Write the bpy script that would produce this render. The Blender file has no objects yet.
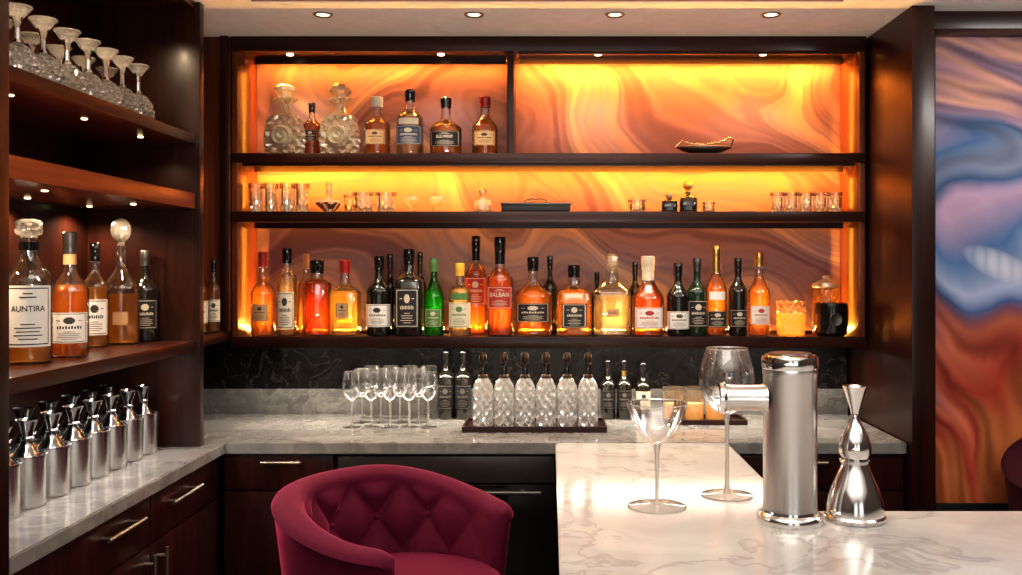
import bpy, bmesh, math, random
from mathutils import Vector, Matrix
random.seed(3)
SC = bpy.context.scene
C = SC.collection
PI = math.pi
F = 950.0; VX = 550.0; HY = 268.0; E = 1.48
def P(px, Y): return (px - VX) * Y / F
def R_(d): return math.radians(d)
ORD = ['first','second','third','fourth','fifth','sixth','seventh','eighth','ninth','tenth','eleventh','twelfth']

# ------------------------------------------------------------------ materials
def new_mat(name):
    m = bpy.data.materials.new(name); m.use_nodes = True
    nt = m.node_tree; nt.nodes.clear()
    out = nt.nodes.new('ShaderNodeOutputMaterial')
    return m, nt, out
def N(nt, t, **kw):
    n = nt.nodes.new(t)
    for k, v in kw.items():
        if k.startswith('_'): setattr(n, k[1:], v)
        else: n.inputs[k.replace('__', ' ')].default_value = v
    return n
def L(nt, a, b): nt.links.new(a, b)
def c4(c): return (c[0], c[1], c[2], 1)
def principled(name, col, rough=.4, metal=0, coat=0, sheen=0, emis=None, es=0, var=.12, vscale=25, bump=0):
    m, nt, out = new_mat(name)
    p = nt.nodes.new('ShaderNodeBsdfPrincipled')
    p.inputs['Roughness'].default_value = rough; p.inputs['Metallic'].default_value = metal
    p.inputs['Coat Weight'].default_value = coat
    if sheen:
        p.inputs['Sheen Weight'].default_value = sheen; p.inputs['Sheen Roughness'].default_value = .28
        p.inputs['Sheen Tint'].default_value = c4([min(1, k * 6 + .03) for k in col])
        p.inputs['Specular IOR Level'].default_value = .15
    tc = nt.nodes.new('ShaderNodeTexCoord')
    no = N(nt, 'ShaderNodeTexNoise', Scale=vscale, Detail=3)
    L(nt, tc.outputs['Object'], no.inputs['Vector'])
    mx = N(nt, 'ShaderNodeMix', _data_type='RGBA')
    mx.inputs[6].default_value = c4([k * (1 - var) for k in col]); mx.inputs[7].default_value = c4([min(1, k * (1 + var)) for k in col])
    L(nt, no.outputs['Fac'], mx.inputs[0]); L(nt, mx.outputs[2], p.inputs['Base Color'])
    if bump:
        b = N(nt, 'ShaderNodeBump', Strength=bump, Distance=.002)
        L(nt, no.outputs['Fac'], b.inputs['Height']); L(nt, b.outputs[0], p.inputs['Normal'])
    if emis:
        p.inputs['Emission Color'].default_value = c4(emis); p.inputs['Emission Strength'].default_value = es
    L(nt, p.outputs[0], out.inputs[0])
    return m
def ramp(nt, stops, interp='LINEAR'):
    r = nt.nodes.new('ShaderNodeValToRGB'); e = r.color_ramp.elements; r.color_ramp.interpolation = interp
    while len(e) < len(stops): e.new(.5)
    for k, (pos, col) in enumerate(stops):
        e[k].position = pos; e[k].color = c4(col)
    return r
def wood(name, axis, a=(.010, .003, .0022), b=(.040, .0095, .005), rough=.3):
    m, nt, out = new_mat(name)
    p = N(nt, 'ShaderNodeBsdfPrincipled', Roughness=rough)
    p.inputs['Coat Weight'].default_value = .08; p.inputs['Coat Roughness'].default_value = .15; p.inputs['Specular IOR Level'].default_value = .35
    tc = nt.nodes.new('ShaderNodeTexCoord'); mp = nt.nodes.new('ShaderNodeMapping')
    s = [28, 28, 28]; s[axis] = 1.6
    mp.inputs['Scale'].default_value = s
    no = N(nt, 'ShaderNodeTexNoise', Scale=1.0, Detail=5, Roughness=.65, Distortion=.6)
    L(nt, tc.outputs['Object'], mp.inputs[0]); L(nt, mp.outputs[0], no.inputs['Vector'])
    r = ramp(nt, [(.3, a), (.72, b)])
    L(nt, no.outputs['Fac'], r.inputs[0]); L(nt, r.outputs[0], p.inputs['Base Color'])
    bp = N(nt, 'ShaderNodeBump', Strength=.08, Distance=.001); L(nt, no.outputs['Fac'], bp.inputs['Height']); L(nt, bp.outputs[0], p.inputs['Normal'])
    L(nt, p.outputs[0], out.inputs[0]); return m
def marble(name, base, base2, vein, sc=1.0, w=.035, rough=.12, vs=.7, fine=9, spec=.5):
    m, nt, out = new_mat(name)
    p = N(nt, 'ShaderNodeBsdfPrincipled', Roughness=rough); p.inputs['Specular IOR Level'].default_value = spec
    tc = nt.nodes.new('ShaderNodeTexCoord')
    n1 = N(nt, 'ShaderNodeTexNoise', Scale=2.2 * sc, Detail=4)
    L(nt, tc.outputs['Object'], n1.inputs['Vector'])
    ad = N(nt, 'ShaderNodeVectorMath', _operation='MULTIPLY_ADD'); ad.inputs[1].default_value = (.55, .55, .55)
    L(nt, n1.outputs['Color'], ad.inputs[0]); L(nt, tc.outputs['Object'], ad.inputs[2])
    n2 = N(nt, 'ShaderNodeTexNoise', Scale=2.6 * sc, Detail=6, Roughness=.55)
    L(nt, ad.outputs[0], n2.inputs['Vector'])
    v = ramp(nt, [(.5 - w * 1.6, (0, 0, 0)), (.5, (1, 1, 1)), (.5 + w, (0, 0, 0))])
    L(nt, n2.outputs['Fac'], v.inputs[0])
    n3 = N(nt, 'ShaderNodeTexNoise', Scale=fine * sc, Detail=6)
    L(nt, ad.outputs[0], n3.inputs['Vector'])
    bs = ramp(nt, [(.35, base2), (.65, base)]); L(nt, n3.outputs['Fac'], bs.inputs[0])
    mx = N(nt, 'ShaderNodeMix', _data_type='RGBA'); mx.inputs[7].default_value = c4(vein)
    ml = N(nt, 'ShaderNodeMath', _operation='MULTIPLY'); ml.inputs[1].default_value = vs
    L(nt, v.outputs[0], ml.inputs[0]); L(nt, ml.outputs[0], mx.inputs[0]); L(nt, bs.outputs[0], mx.inputs[6])
    L(nt, mx.outputs[2], p.inputs['Base Color']); L(nt, p.outputs[0], out.inputs[0]); return m
def mth(nt, op, a, b=None, c=None):
    n = N(nt, 'ShaderNodeMath', _operation=op)
    for i, q in enumerate((a, b, c)):
        if q is None: continue
        if isinstance(q, (int, float)): n.inputs[i].default_value = q
        else: L(nt, q, n.inputs[i])
    return n.outputs[0]
def strokes(nt, seed, kx, kz, amp, sc, warp):
    """open brush-stroke bands: a straight sweep across the canvas bent by a soft, warped noise"""
    tc = nt.nodes.new('ShaderNodeTexCoord'); mp = nt.nodes.new('ShaderNodeMapping')
    mp.inputs['Location'].default_value = (seed, seed * .7, seed * 1.3)
    L(nt, tc.outputs['Object'], mp.inputs[0])
    n1 = N(nt, 'ShaderNodeTexNoise', Scale=sc * .9, Detail=0.5); L(nt, mp.outputs[0], n1.inputs['Vector'])
    a1 = N(nt, 'ShaderNodeVectorMath', _operation='MULTIPLY_ADD'); a1.inputs[1].default_value = (warp,) * 3
    L(nt, n1.outputs['Color'], a1.inputs[0]); L(nt, mp.outputs[0], a1.inputs[2])
    n2 = N(nt, 'ShaderNodeTexNoise', Scale=sc, Detail=.8, Roughness=.35); L(nt, a1.outputs[0], n2.inputs['Vector'])
    sp = nt.nodes.new('ShaderNodeSeparateXYZ'); L(nt, tc.outputs['Object'], sp.inputs[0])
    ph = mth(nt, 'MULTIPLY_ADD', sp.outputs['X'], kx, mth(nt, 'MULTIPLY', sp.outputs['Z'], kz))
    ph = mth(nt, 'MULTIPLY_ADD', n2.outputs['Fac'], amp, ph)
    n4 = N(nt, 'ShaderNodeTexNoise', Scale=6, Detail=3); L(nt, a1.outputs[0], n4.inputs['Vector'])
    ph2 = mth(nt, 'MULTIPLY_ADD', n4.outputs['Fac'], .14, ph)
    return tc, sp, ph, ph2, n2
def wavy(nt, src, freq):
    si = mth(nt, 'SINE', mth(nt, 'MULTIPLY', src, freq * 2 * PI))
    return mth(nt, 'MULTIPLY_ADD', si, .5, .5)
def mixf(nt, a, b, f):
    m = N(nt, 'ShaderNodeMix', _data_type='FLOAT'); m.inputs[0].default_value = f
    L(nt, a, m.inputs[2]); L(nt, b, m.inputs[3]); return m.outputs[0]
def swirl_panel(name):
    m, nt, out = new_mat(name); p = N(nt, 'ShaderNodeBsdfPrincipled', Roughness=.5)
    tc, sp, ph, ph2, n2 = strokes(nt, 4.3, .7, 1.5, 3.9, 1.4, .7)
    w1 = wavy(nt, ph, 1.0); w2 = wavy(nt, ph2, 2.6); w3 = wavy(nt, ph2, 6.7)
    t = mixf(nt, mixf(nt, w1, w2, .27), w3, .12)
    r = ramp(nt, [(.08, (.095, .050, .075)), (.30, (.19, .11, .135)), (.45, (.135, .088, .115)), (.58, (.245, .16, .15)), (.72, (.19, .14, .175)), (.92, (.37, .25, .19))], 'EASE')
    L(nt, t, r.inputs[0]); L(nt, r.outputs[0], p.inputs['Base Color']); L(nt, p.outputs[0], out.inputs[0]); return m
def mural_mat(name, z0, z1, ex, ez):
    m, nt, out = new_mat(name); p = N(nt, 'ShaderNodeBsdfPrincipled', Roughness=.55); p.inputs['Specular IOR Level'].default_value = .2
    tc, sp, ph, ph2, n2 = strokes(nt, 2.6, 1.3, 1.2, 3.2, 1.3, .6)
    w1 = wavy(nt, ph, 1.0); w2 = wavy(nt, ph2, 2.6); w3 = wavy(nt, ph2, 7.1)
    mr = N(nt, 'ShaderNodeMapRange'); mr.inputs['From Min'].default_value = z0; mr.inputs['From Max'].default_value = z1; L(nt, sp.outputs['Z'], mr.inputs[0])
    zz = mth(nt, 'MULTIPLY_ADD', sp.outputs['X'], -.12, mr.outputs[0])
    zz = mth(nt, 'ADD', zz, .02)
    zz = mth(nt, 'ADD', zz, mth(nt, 'MULTIPLY_ADD', n2.outputs['Fac'], .3, -.15))
    a2 = mth(nt, 'ADD', zz, mth(nt, 'MULTIPLY_ADD', mixf(nt, w1, w2, .36), .28, -.14))
    r = ramp(nt, [(.02, (.44, .12, .04)), (.12, (.54, .17, .06)), (.22, (.36, .05, .03)), (.33, (.50, .14, .075)), (.41, (.24, .10, .14)), (.48, (.055, .10, .23)),
                  (.57, (.26, .31, .44)), (.65, (.06, .13, .27)), (.73, (.34, .24, .34)), (.82, (.23, .14, .20)), (.9, (.50, .26, .19)), (.98, (.27, .15, .18))])
    L(nt, a2, r.inputs[0])
    sh = ramp(nt, [(.05, (.52, .5, .52)), (.5, (1, 1, 1)), (.95, (1.45, 1.4, 1.4))]); L(nt, mixf(nt, mixf(nt, w2, w1, .35), w3, .26), sh.inputs[0])
    mm = N(nt, 'ShaderNodeMix', _data_type='RGBA', _blend_type='MULTIPLY'); mm.inputs[0].default_value = 1
    L(nt, r.outputs[0], mm.inputs[6]); L(nt, sh.outputs[0], mm.inputs[7])
    dx = mth(nt, 'SUBTRACT', sp.outputs['X'], ex); dz = mth(nt, 'SUBTRACT', sp.outputs['Z'], ez)
    dz = mth(nt, 'MULTIPLY_ADD', dx, .35, dz)
    d = mth(nt, 'ADD', mth(nt, 'POWER', mth(nt, 'ABSOLUTE', mth(nt, 'DIVIDE', dx, .13)), 2), mth(nt, 'POWER', mth(nt, 'ABSOLUTE', mth(nt, 'DIVIDE', dz, .055)), 2))
    cl = N(nt, 'ShaderNodeClamp'); L(nt, mth(nt, 'SUBTRACT', 1.0, d), cl.inputs[0])
    rg = mth(nt, 'MULTIPLY_ADD', mth(nt, 'ABSOLUTE', mth(nt, 'SINE', mth(nt, 'MULTIPLY', dx, 70))), .25, .35)
    m3 = N(nt, 'ShaderNodeMix', _data_type='RGBA'); m3.inputs[7].default_value = (.74, .71, .75, 1)
    L(nt, mth(nt, 'MULTIPLY', mth(nt, 'POWER', cl.outputs[0], .8), rg), m3.inputs[0]); L(nt, mm.outputs[2], m3.inputs[6])
    L(nt, m3.outputs[2], p.inputs['Base Color']); L(nt, p.outputs[0], out.inputs[0]); return m
def thin_glass(name, tint=(.96, .96, .96), rough=.02, base=.05, blend=.22, haze=.0):
    m, nt, out = new_mat(name)
    t = N(nt, 'ShaderNodeBsdfTransparent', Color=c4(tint)); g = N(nt, 'ShaderNodeBsdfGlossy', Roughness=rough)
    g.inputs['Color'].default_value = (1, 1, 1, 1)
    lw = N(nt, 'ShaderNodeLayerWeight', Blend=blend)
    ma = N(nt, 'ShaderNodeMath', _operation='MULTIPLY_ADD'); ma.inputs[1].default_value = .8; ma.inputs[2].default_value = base; ma.use_clamp = True
    L(nt, lw.outputs['Fresnel'], ma.inputs[0])
    src = t.outputs[0]
    if haze:
        tl = N(nt, 'ShaderNodeBsdfTranslucent', Color=(1, .97, .92, 1)); df = N(nt, 'ShaderNodeBsdfDiffuse', Color=(1, .97, .92, 1))
        h = N(nt, 'ShaderNodeMixShader', Fac=.5); L(nt, tl.outputs[0], h.inputs[1]); L(nt, df.outputs[0], h.inputs[2])
        h2 = N(nt, 'ShaderNodeMixShader', Fac=haze); L(nt, src, h2.inputs[1]); L(nt, h.outputs[0], h2.inputs[2]); src = h2.outputs[0]
    mx = nt.nodes.new('ShaderNodeMixShader'); L(nt, ma.outputs[0], mx.inputs[0]); L(nt, src, mx.inputs[1]); L(nt, g.outputs[0], mx.inputs[2])
    L(nt, mx.outputs[0], out.inputs[0]); return m
def clear_mix(name, col, ior=1.33, refr=.35, transl=.28, rough=.0, tcol=None, gl=.0, dif=.12):
    """col = saturated colour of scattered light; the clear path uses its square root because light crosses two walls"""
    m, nt, out = new_mat(name)
    sq = tcol or tuple(math.sqrt(k) for k in col)
    t = N(nt, 'ShaderNodeBsdfTransparent', Color=c4(sq)); r = N(nt, 'ShaderNodeBsdfRefraction', Color=c4(sq), IOR=ior, Roughness=rough)
    tl = N(nt, 'ShaderNodeBsdfTranslucent', Color=c4(col)); df = N(nt, 'ShaderNodeBsdfDiffuse', Color=c4(col)); g = N(nt, 'ShaderNodeBsdfGlossy', Roughness=.05)
    m1 = N(nt, 'ShaderNodeMixShader', Fac=refr); L(nt, t.outputs[0], m1.inputs[1]); L(nt, r.outputs[0], m1.inputs[2])
    m0 = N(nt, 'ShaderNodeMixShader', Fac=dif); L(nt, tl.outputs[0], m0.inputs[1]); L(nt, df.outputs[0], m0.inputs[2])
    m2 = N(nt, 'ShaderNodeMixShader', Fac=transl); L(nt, m1.outputs[0], m2.inputs[1]); L(nt, m0.outputs[0], m2.inputs[2])
    f = N(nt, 'ShaderNodeFresnel', IOR=1.45)
    fa = N(nt, 'ShaderNodeMath', _operation='ADD'); fa.use_clamp = True; fa.inputs[1].default_value = gl; L(nt, f.outputs[0], fa.inputs[0])
    m3 = nt.nodes.new('ShaderNodeMixShader'); L(nt, fa.outputs[0], m3.inputs[0]); L(nt, m2.outputs[0], m3.inputs[1]); L(nt, g.outputs[0], m3.inputs[2])
    L(nt, m3.outputs[0], out.inputs[0]); return m
def emission(name, col, s):
    m, nt, out = new_mat(name); e = N(nt, 'ShaderNodeEmission', Color=c4(col), Strength=s); L(nt, e.outputs[0], out.inputs[0]); return m

WX = wood('mahogany_x', 0); WY = wood('mahogany_y', 1, (.016, .004, .003), (.065, .016, .008)); WZ = wood('mahogany_z', 2)
WLIT = wood('lit_mahogany', 1, (.07, .014, .006), (.26, .055, .018))  # warm light on the middle left shelf painted into its wood colour
WCAB = wood('cabinet_wood', 2, (.012, .0035, .003), (.052, .011, .007))
MARB = marble('white_marble', (.54, .52, .495), (.45, .432, .415), (.27, .25, .235), 1.15, .018, .14, .5, 5)
GMARB = marble('grey_marble', (.26, .25, .242), (.175, .17, .166), (.36, .34, .32), 1.6, .030, .12, .4, 5)
UMARB = marble('upstand_marble', (.17, .163, .158), (.11, .106, .103), (.26, .245, .23), 2.2, .030, .15, .5, 6)
DMARB = marble('dark_marble', (.006, .0055, .0055), (.010, .009, .009), (.045, .041, .038), 1.6, .009, .25, spec=.25)
SWIRL = swirl_panel('swirl_panel')
MURAL = mural_mat('mural_paint', 0.0, 1.66, .25, .83)
CREAMP = principled('ceiling_paint', (.88, .84, .79), .8)
WALLP = principled('wall_paint', (.06, .035, .028), .7)
FLOORM = wood('floor_wood', 1, (.03, .014, .008), (.09, .045, .025))
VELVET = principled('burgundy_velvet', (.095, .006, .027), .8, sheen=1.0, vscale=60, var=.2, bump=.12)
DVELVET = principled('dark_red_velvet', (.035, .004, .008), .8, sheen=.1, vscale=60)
CHROME = principled('polished_steel', (.78, .765, .75), .14, 1, var=.04)
SILVER = principled('satin_silver', (.66, .655, .65), .24, 1, var=.05)
DCHROME = principled('dark_chrome', (.30, .29, .285), .16, 1, var=.05)
BRUSH = principled('brushed_steel', (.64, .625, .61), .29, 1, var=.06)
DSTEEL = principled('dark_steel', (.12, .11, .105), .3, .8)
BRONZE = principled('muted_nickel', (.40, .35, .30), .35, 1)
BLACK = principled('black_gloss', (.008, .007, .007), .12, coat=.5)
BLACKM = principled('matte_black', (.012, .011, .011), .5)
DGLASS = principled('dark_bottle_glass', (.012, .010, .007), .06, coat=1)
DGREEN = principled('dark_green_glass', (.010, .030, .012), .06, coat=1)
CLEAR = thin_glass('clear_glass', rough=.01, base=.08, blend=.28, haze=.008); CLEARF = thin_glass('clear_fine_glass', (.985, .985, .985), .02, .05, .28, .012)
BARG = thin_glass('bar_glass', (.985, .985, .985), .02, .07, .42, .03)
SMOKE = thin_glass('smoky_glass', (.62, .6, .58), .05, .14, .3, .03)
LK = dict(transl=.34, dif=.05, refr=.6)
AMBER = clear_mix('amber_liquid', (1, .53, .10), **LK); DAMBER = clear_mix('deep_amber_liquid', (.95, .32, .045), **LK); REDL = clear_mix('red_liquid', (.95, .22, .025), **LK)
GOLD_L = clear_mix('golden_liquid', (1, .68, .22), **LK); HONEY = clear_mix('honey_liquid', (.95, .46, .08), **LK); PALE = clear_mix('pale_liquid', (.98, .86, .60), transl=.2); GREENL = clear_mix('green_liquid', (.06, .50, .06), transl=.4)
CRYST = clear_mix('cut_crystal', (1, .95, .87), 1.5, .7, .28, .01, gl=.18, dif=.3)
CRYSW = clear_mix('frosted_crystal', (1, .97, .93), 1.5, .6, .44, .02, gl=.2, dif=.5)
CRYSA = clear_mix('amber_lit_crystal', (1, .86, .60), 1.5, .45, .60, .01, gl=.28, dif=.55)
CREAM = principled('cream_paper', (.72, .63, .48), .6, var=.05); WHITE = principled('white_paper', (.78, .74, .68), .6, var=.04)
BLKP = principled('black_paper', (.012, .011, .012), .5); GRNP = principled('green_paper', (.08, .20, .06), .5); REDP = principled('red_paper', (.36, .03, .02), .5)
TAN = principled('tan_paper', (.50, .30, .14), .6); GOLD = principled('gold_foil', (.75, .48, .16), .3, 1); BLUP = principled('navy_paper', (.05, .07, .12), .5)
INK = principled('dark_ink', (.03, .025, .025), .6); INKL = principled('pale_ink', (.62, .53, .40), .6); INKR = principled('red_ink', (.4, .03, .02), .6)
REDC = principled('red_cap', (.32, .02, .015), .3); CORK = principled('cork', (.35, .19, .09), .8); WHITEC = principled('cream_cap', (.7, .6, .45), .4); YELC = principled('yellow_cap', (.7, .45, .05), .35)
LEDM = emission('led_warm', (1, .45, .08), 4); LAMPM = emission('lamp_warm', (1, .72, .42), 5)
WAX = principled('candle_wax', (.9, .5, .18), .6, emis=(1, .38, .05), es=1.3)

# ------------------------------------------------------------------ mesh helpers
def mk(name, bm, m, parent=None, smooth=True, ang=38, label=None, kind=None):
    bmesh.ops.recalc_face_normals(bm, faces=bm.faces)
    me = bpy.data.meshes.new(name); bm.to_mesh(me); bm.free()
    if smooth and len(me.polygons):
        me.polygons.foreach_set('use_smooth', [True] * len(me.polygons))
        me.set_sharp_from_angle(angle=R_(ang))
    me.materials.append(m)
    o = bpy.data.objects.new(name, me); C.objects.link(o)
    if parent: o.parent = parent
    if label: o['label'] = label
    if kind: o['kind'] = kind
    return o
def thing(name, label, cat, loc=(0, 0, 0), rot=0, group=None):
    o = bpy.data.objects.new(name, None); C.objects.link(o); o.empty_display_size = .05
    o.location = loc; o.rotation_euler = (0, 0, rot); o['label'] = label; o['category'] = cat
    if group: o['group'] = group
    return o
def tag(o, label, cat, group=None):
    o['label'] = label; o['category'] = cat
    if group: o['group'] = group
    return o
def dup(root, loc, rot=0, label=None):
    r = root.copy(); C.objects.link(r); r.location = loc; r.rotation_euler = (0, 0, rot)
    if label: r['label'] = label
    for ch in list(root.children):
        c = ch.copy(); C.objects.link(c); c.parent = r
        for g in list(ch.children):
            d = g.copy(); C.objects.link(d); d.parent = c
    return r
def box(bm, x0, x1, y0, y1, z0, z1, bev=0):
    r = bmesh.ops.create_cube(bm, size=1)
    vs = r['verts']
    bmesh.ops.scale(bm, vec=(x1 - x0, y1 - y0, z1 - z0), verts=vs)
    bmesh.ops.translate(bm, vec=((x0 + x1) / 2, (y0 + y1) / 2, (z0 + z1) / 2), verts=vs)
    if bev:
        es = list({e for v in vs for e in v.link_edges})
        bmesh.ops.bevel(bm, geom=es, offset=bev, segments=2, affect='EDGES', profile=.6)
    return bm
def B(*a, bev=.002): return box(bmesh.new(), *a, bev=bev)
def sqr(t, n):
    if n == 2: return 1.0
    return (abs(math.cos(t)) ** n + abs(math.sin(t)) ** n) ** (-1.0 / n)
def lathe(bm, pts, seg=32, sy=1.0, off=(0, 0, 0), fac=None, axis='Z', n=2):
    rings = []
    for p in pts:
        r, z = p[0], p[1]; nn = p[2] if len(p) > 2 else n
        ring = []
        cnt = 1 if r < 1e-6 else seg
        for i in range(cnt):
            t = 2 * PI * (i + .5) / seg
            rr = r * sqr(t, nn)
            if fac and cnt > 1: rr *= fac(t, z)
            x, y, zz = rr * math.cos(t), rr * math.sin(t) * sy, z
            if axis == 'X': x, y, zz = zz, x, y
            if axis == 'Y': x, y, zz = x, zz, y
            ring.append(bm.verts.new((x + off[0], y + off[1], zz + off[2])))
        rings.append(ring)
    for a, b in zip(rings[:-1], rings[1:]):
        if len(a) == 1 and len(b) == 1: continue
        for i in range(seg):
            j = (i + 1) % seg
            if len(a) == 1: bm.faces.new((a[0], b[i], b[j]))
            elif len(b) == 1: bm.faces.new((a[i], a[j], b[0]))
            else: bm.faces.new((a[i], a[j], b[j], b[i]))
    return bm
def LA(pts, **kw): return lathe(bmesh.new(), pts, **kw)
def smoothp(pr, k=3):
    """round a profile out with extra points (Catmull-Rom)"""
    o = []
    for i in range(len(pr) - 1):
        p0, p1, p2, p3 = pr[max(0, i - 1)], pr[i], pr[i + 1], pr[min(len(pr) - 1, i + 2)]
        for s in range(k):
            u = s / k
            o.append(tuple(.5 * (2 * p1[j] + (p2[j] - p0[j]) * u + (2 * p0[j] - 5 * p1[j] + 4 * p2[j] - p3[j]) * u * u + (3 * p1[j] - p0[j] - 3 * p2[j] + p3[j]) * u ** 3) for j in (0, 1)))
    o.append(pr[-1]); return o
def tube(bm, path, r, seg=10):
    rings = []
    for i, p in enumerate(path):
        p = Vector(p)
        d = (Vector(path[min(i + 1, len(path) - 1)]) - Vector(path[max(i - 1, 0)])).normalized()
        u = d.orthogonal().normalized() if i == 0 else (rings_u - d * rings_u.dot(d)).normalized()
        rings_u = u
        w = d.cross(u)
        rr = r[i] if isinstance(r, (list, tuple)) else r
        rings.append([bm.verts.new(p + (u * math.cos(2 * PI * k / seg) + w * math.sin(2 * PI * k / seg)) * rr) for k in range(seg)])
    for a, b in zip(rings[:-1], rings[1:]):
        for k in range(seg):
            j = (k + 1) % seg
            bm.faces.new((a[k], a[j], b[j], b[k]))
    bm.faces.new(rings[0][::-1]); bm.faces.new(rings[-1])
    return bm
def cut(nf, m, amp):
    def tri(x): x = x % 1.0; return abs(2 * x - 1)
    return lambda t, z: 1 - amp * (tri(nf * t / (2 * PI) + m * z) * tri(nf * t / (2 * PI) - m * z)) * 1.6
_txt = {}
def text_bm(s):
    if s not in _txt:
        cu = bpy.data.curves.new('lettering', 'FONT'); cu.body = s; cu.align_x = 'CENTER'; cu.align_y = 'CENTER'; cu.size = 1; cu.offset = .012
        ob = bpy.data.objects.new('lettering', cu); C.objects.link(ob)
        bpy.context.view_layer.update()
        dg = bpy.context.evaluated_depsgraph_get()
        me = bpy.data.meshes.new_from_object(ob.evaluated_get(dg))
        bpy.data.objects.remove(ob); bpy.data.curves.remove(cu)
        _txt[s] = me
    bm = bmesh.new(); bm.from_mesh(_txt[s]); return bm
def wrap_text(s, R, zc, width, n=2, sy=1, hs=1.25):
    bm = text_bm(s)
    xs = [v.co.x for v in bm.verts]; w = max(xs) - min(xs); k = width / w
    for v in bm.verts:
        a = -PI / 2 + v.co.x * k / R; z = zc + v.co.y * k * hs
        rr = R * sqr(a, n) + .0014
        v.co = (rr * math.cos(a), rr * math.sin(a) * sy, z)
    return bm
def patch(R, z0, z1, half, n=2, sy=1, seg=18, e=.0007, bm=None, c=0):
    bm = bm or bmesh.new(); rows = []
    for z in (z0, z1):
        row = []
        for i in range(seg + 1):
            a = -PI / 2 - half + c + 2 * half * i / seg
            rr = R * sqr(a, n) + e
            row.append(bm.verts.new((rr * math.cos(a), rr * math.sin(a) * sy, z)))
        rows.append(row)
    for i in range(seg): bm.faces.new((rows[0][i], rows[0][i + 1], rows[1][i + 1], rows[1][i]))
    return bm

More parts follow.
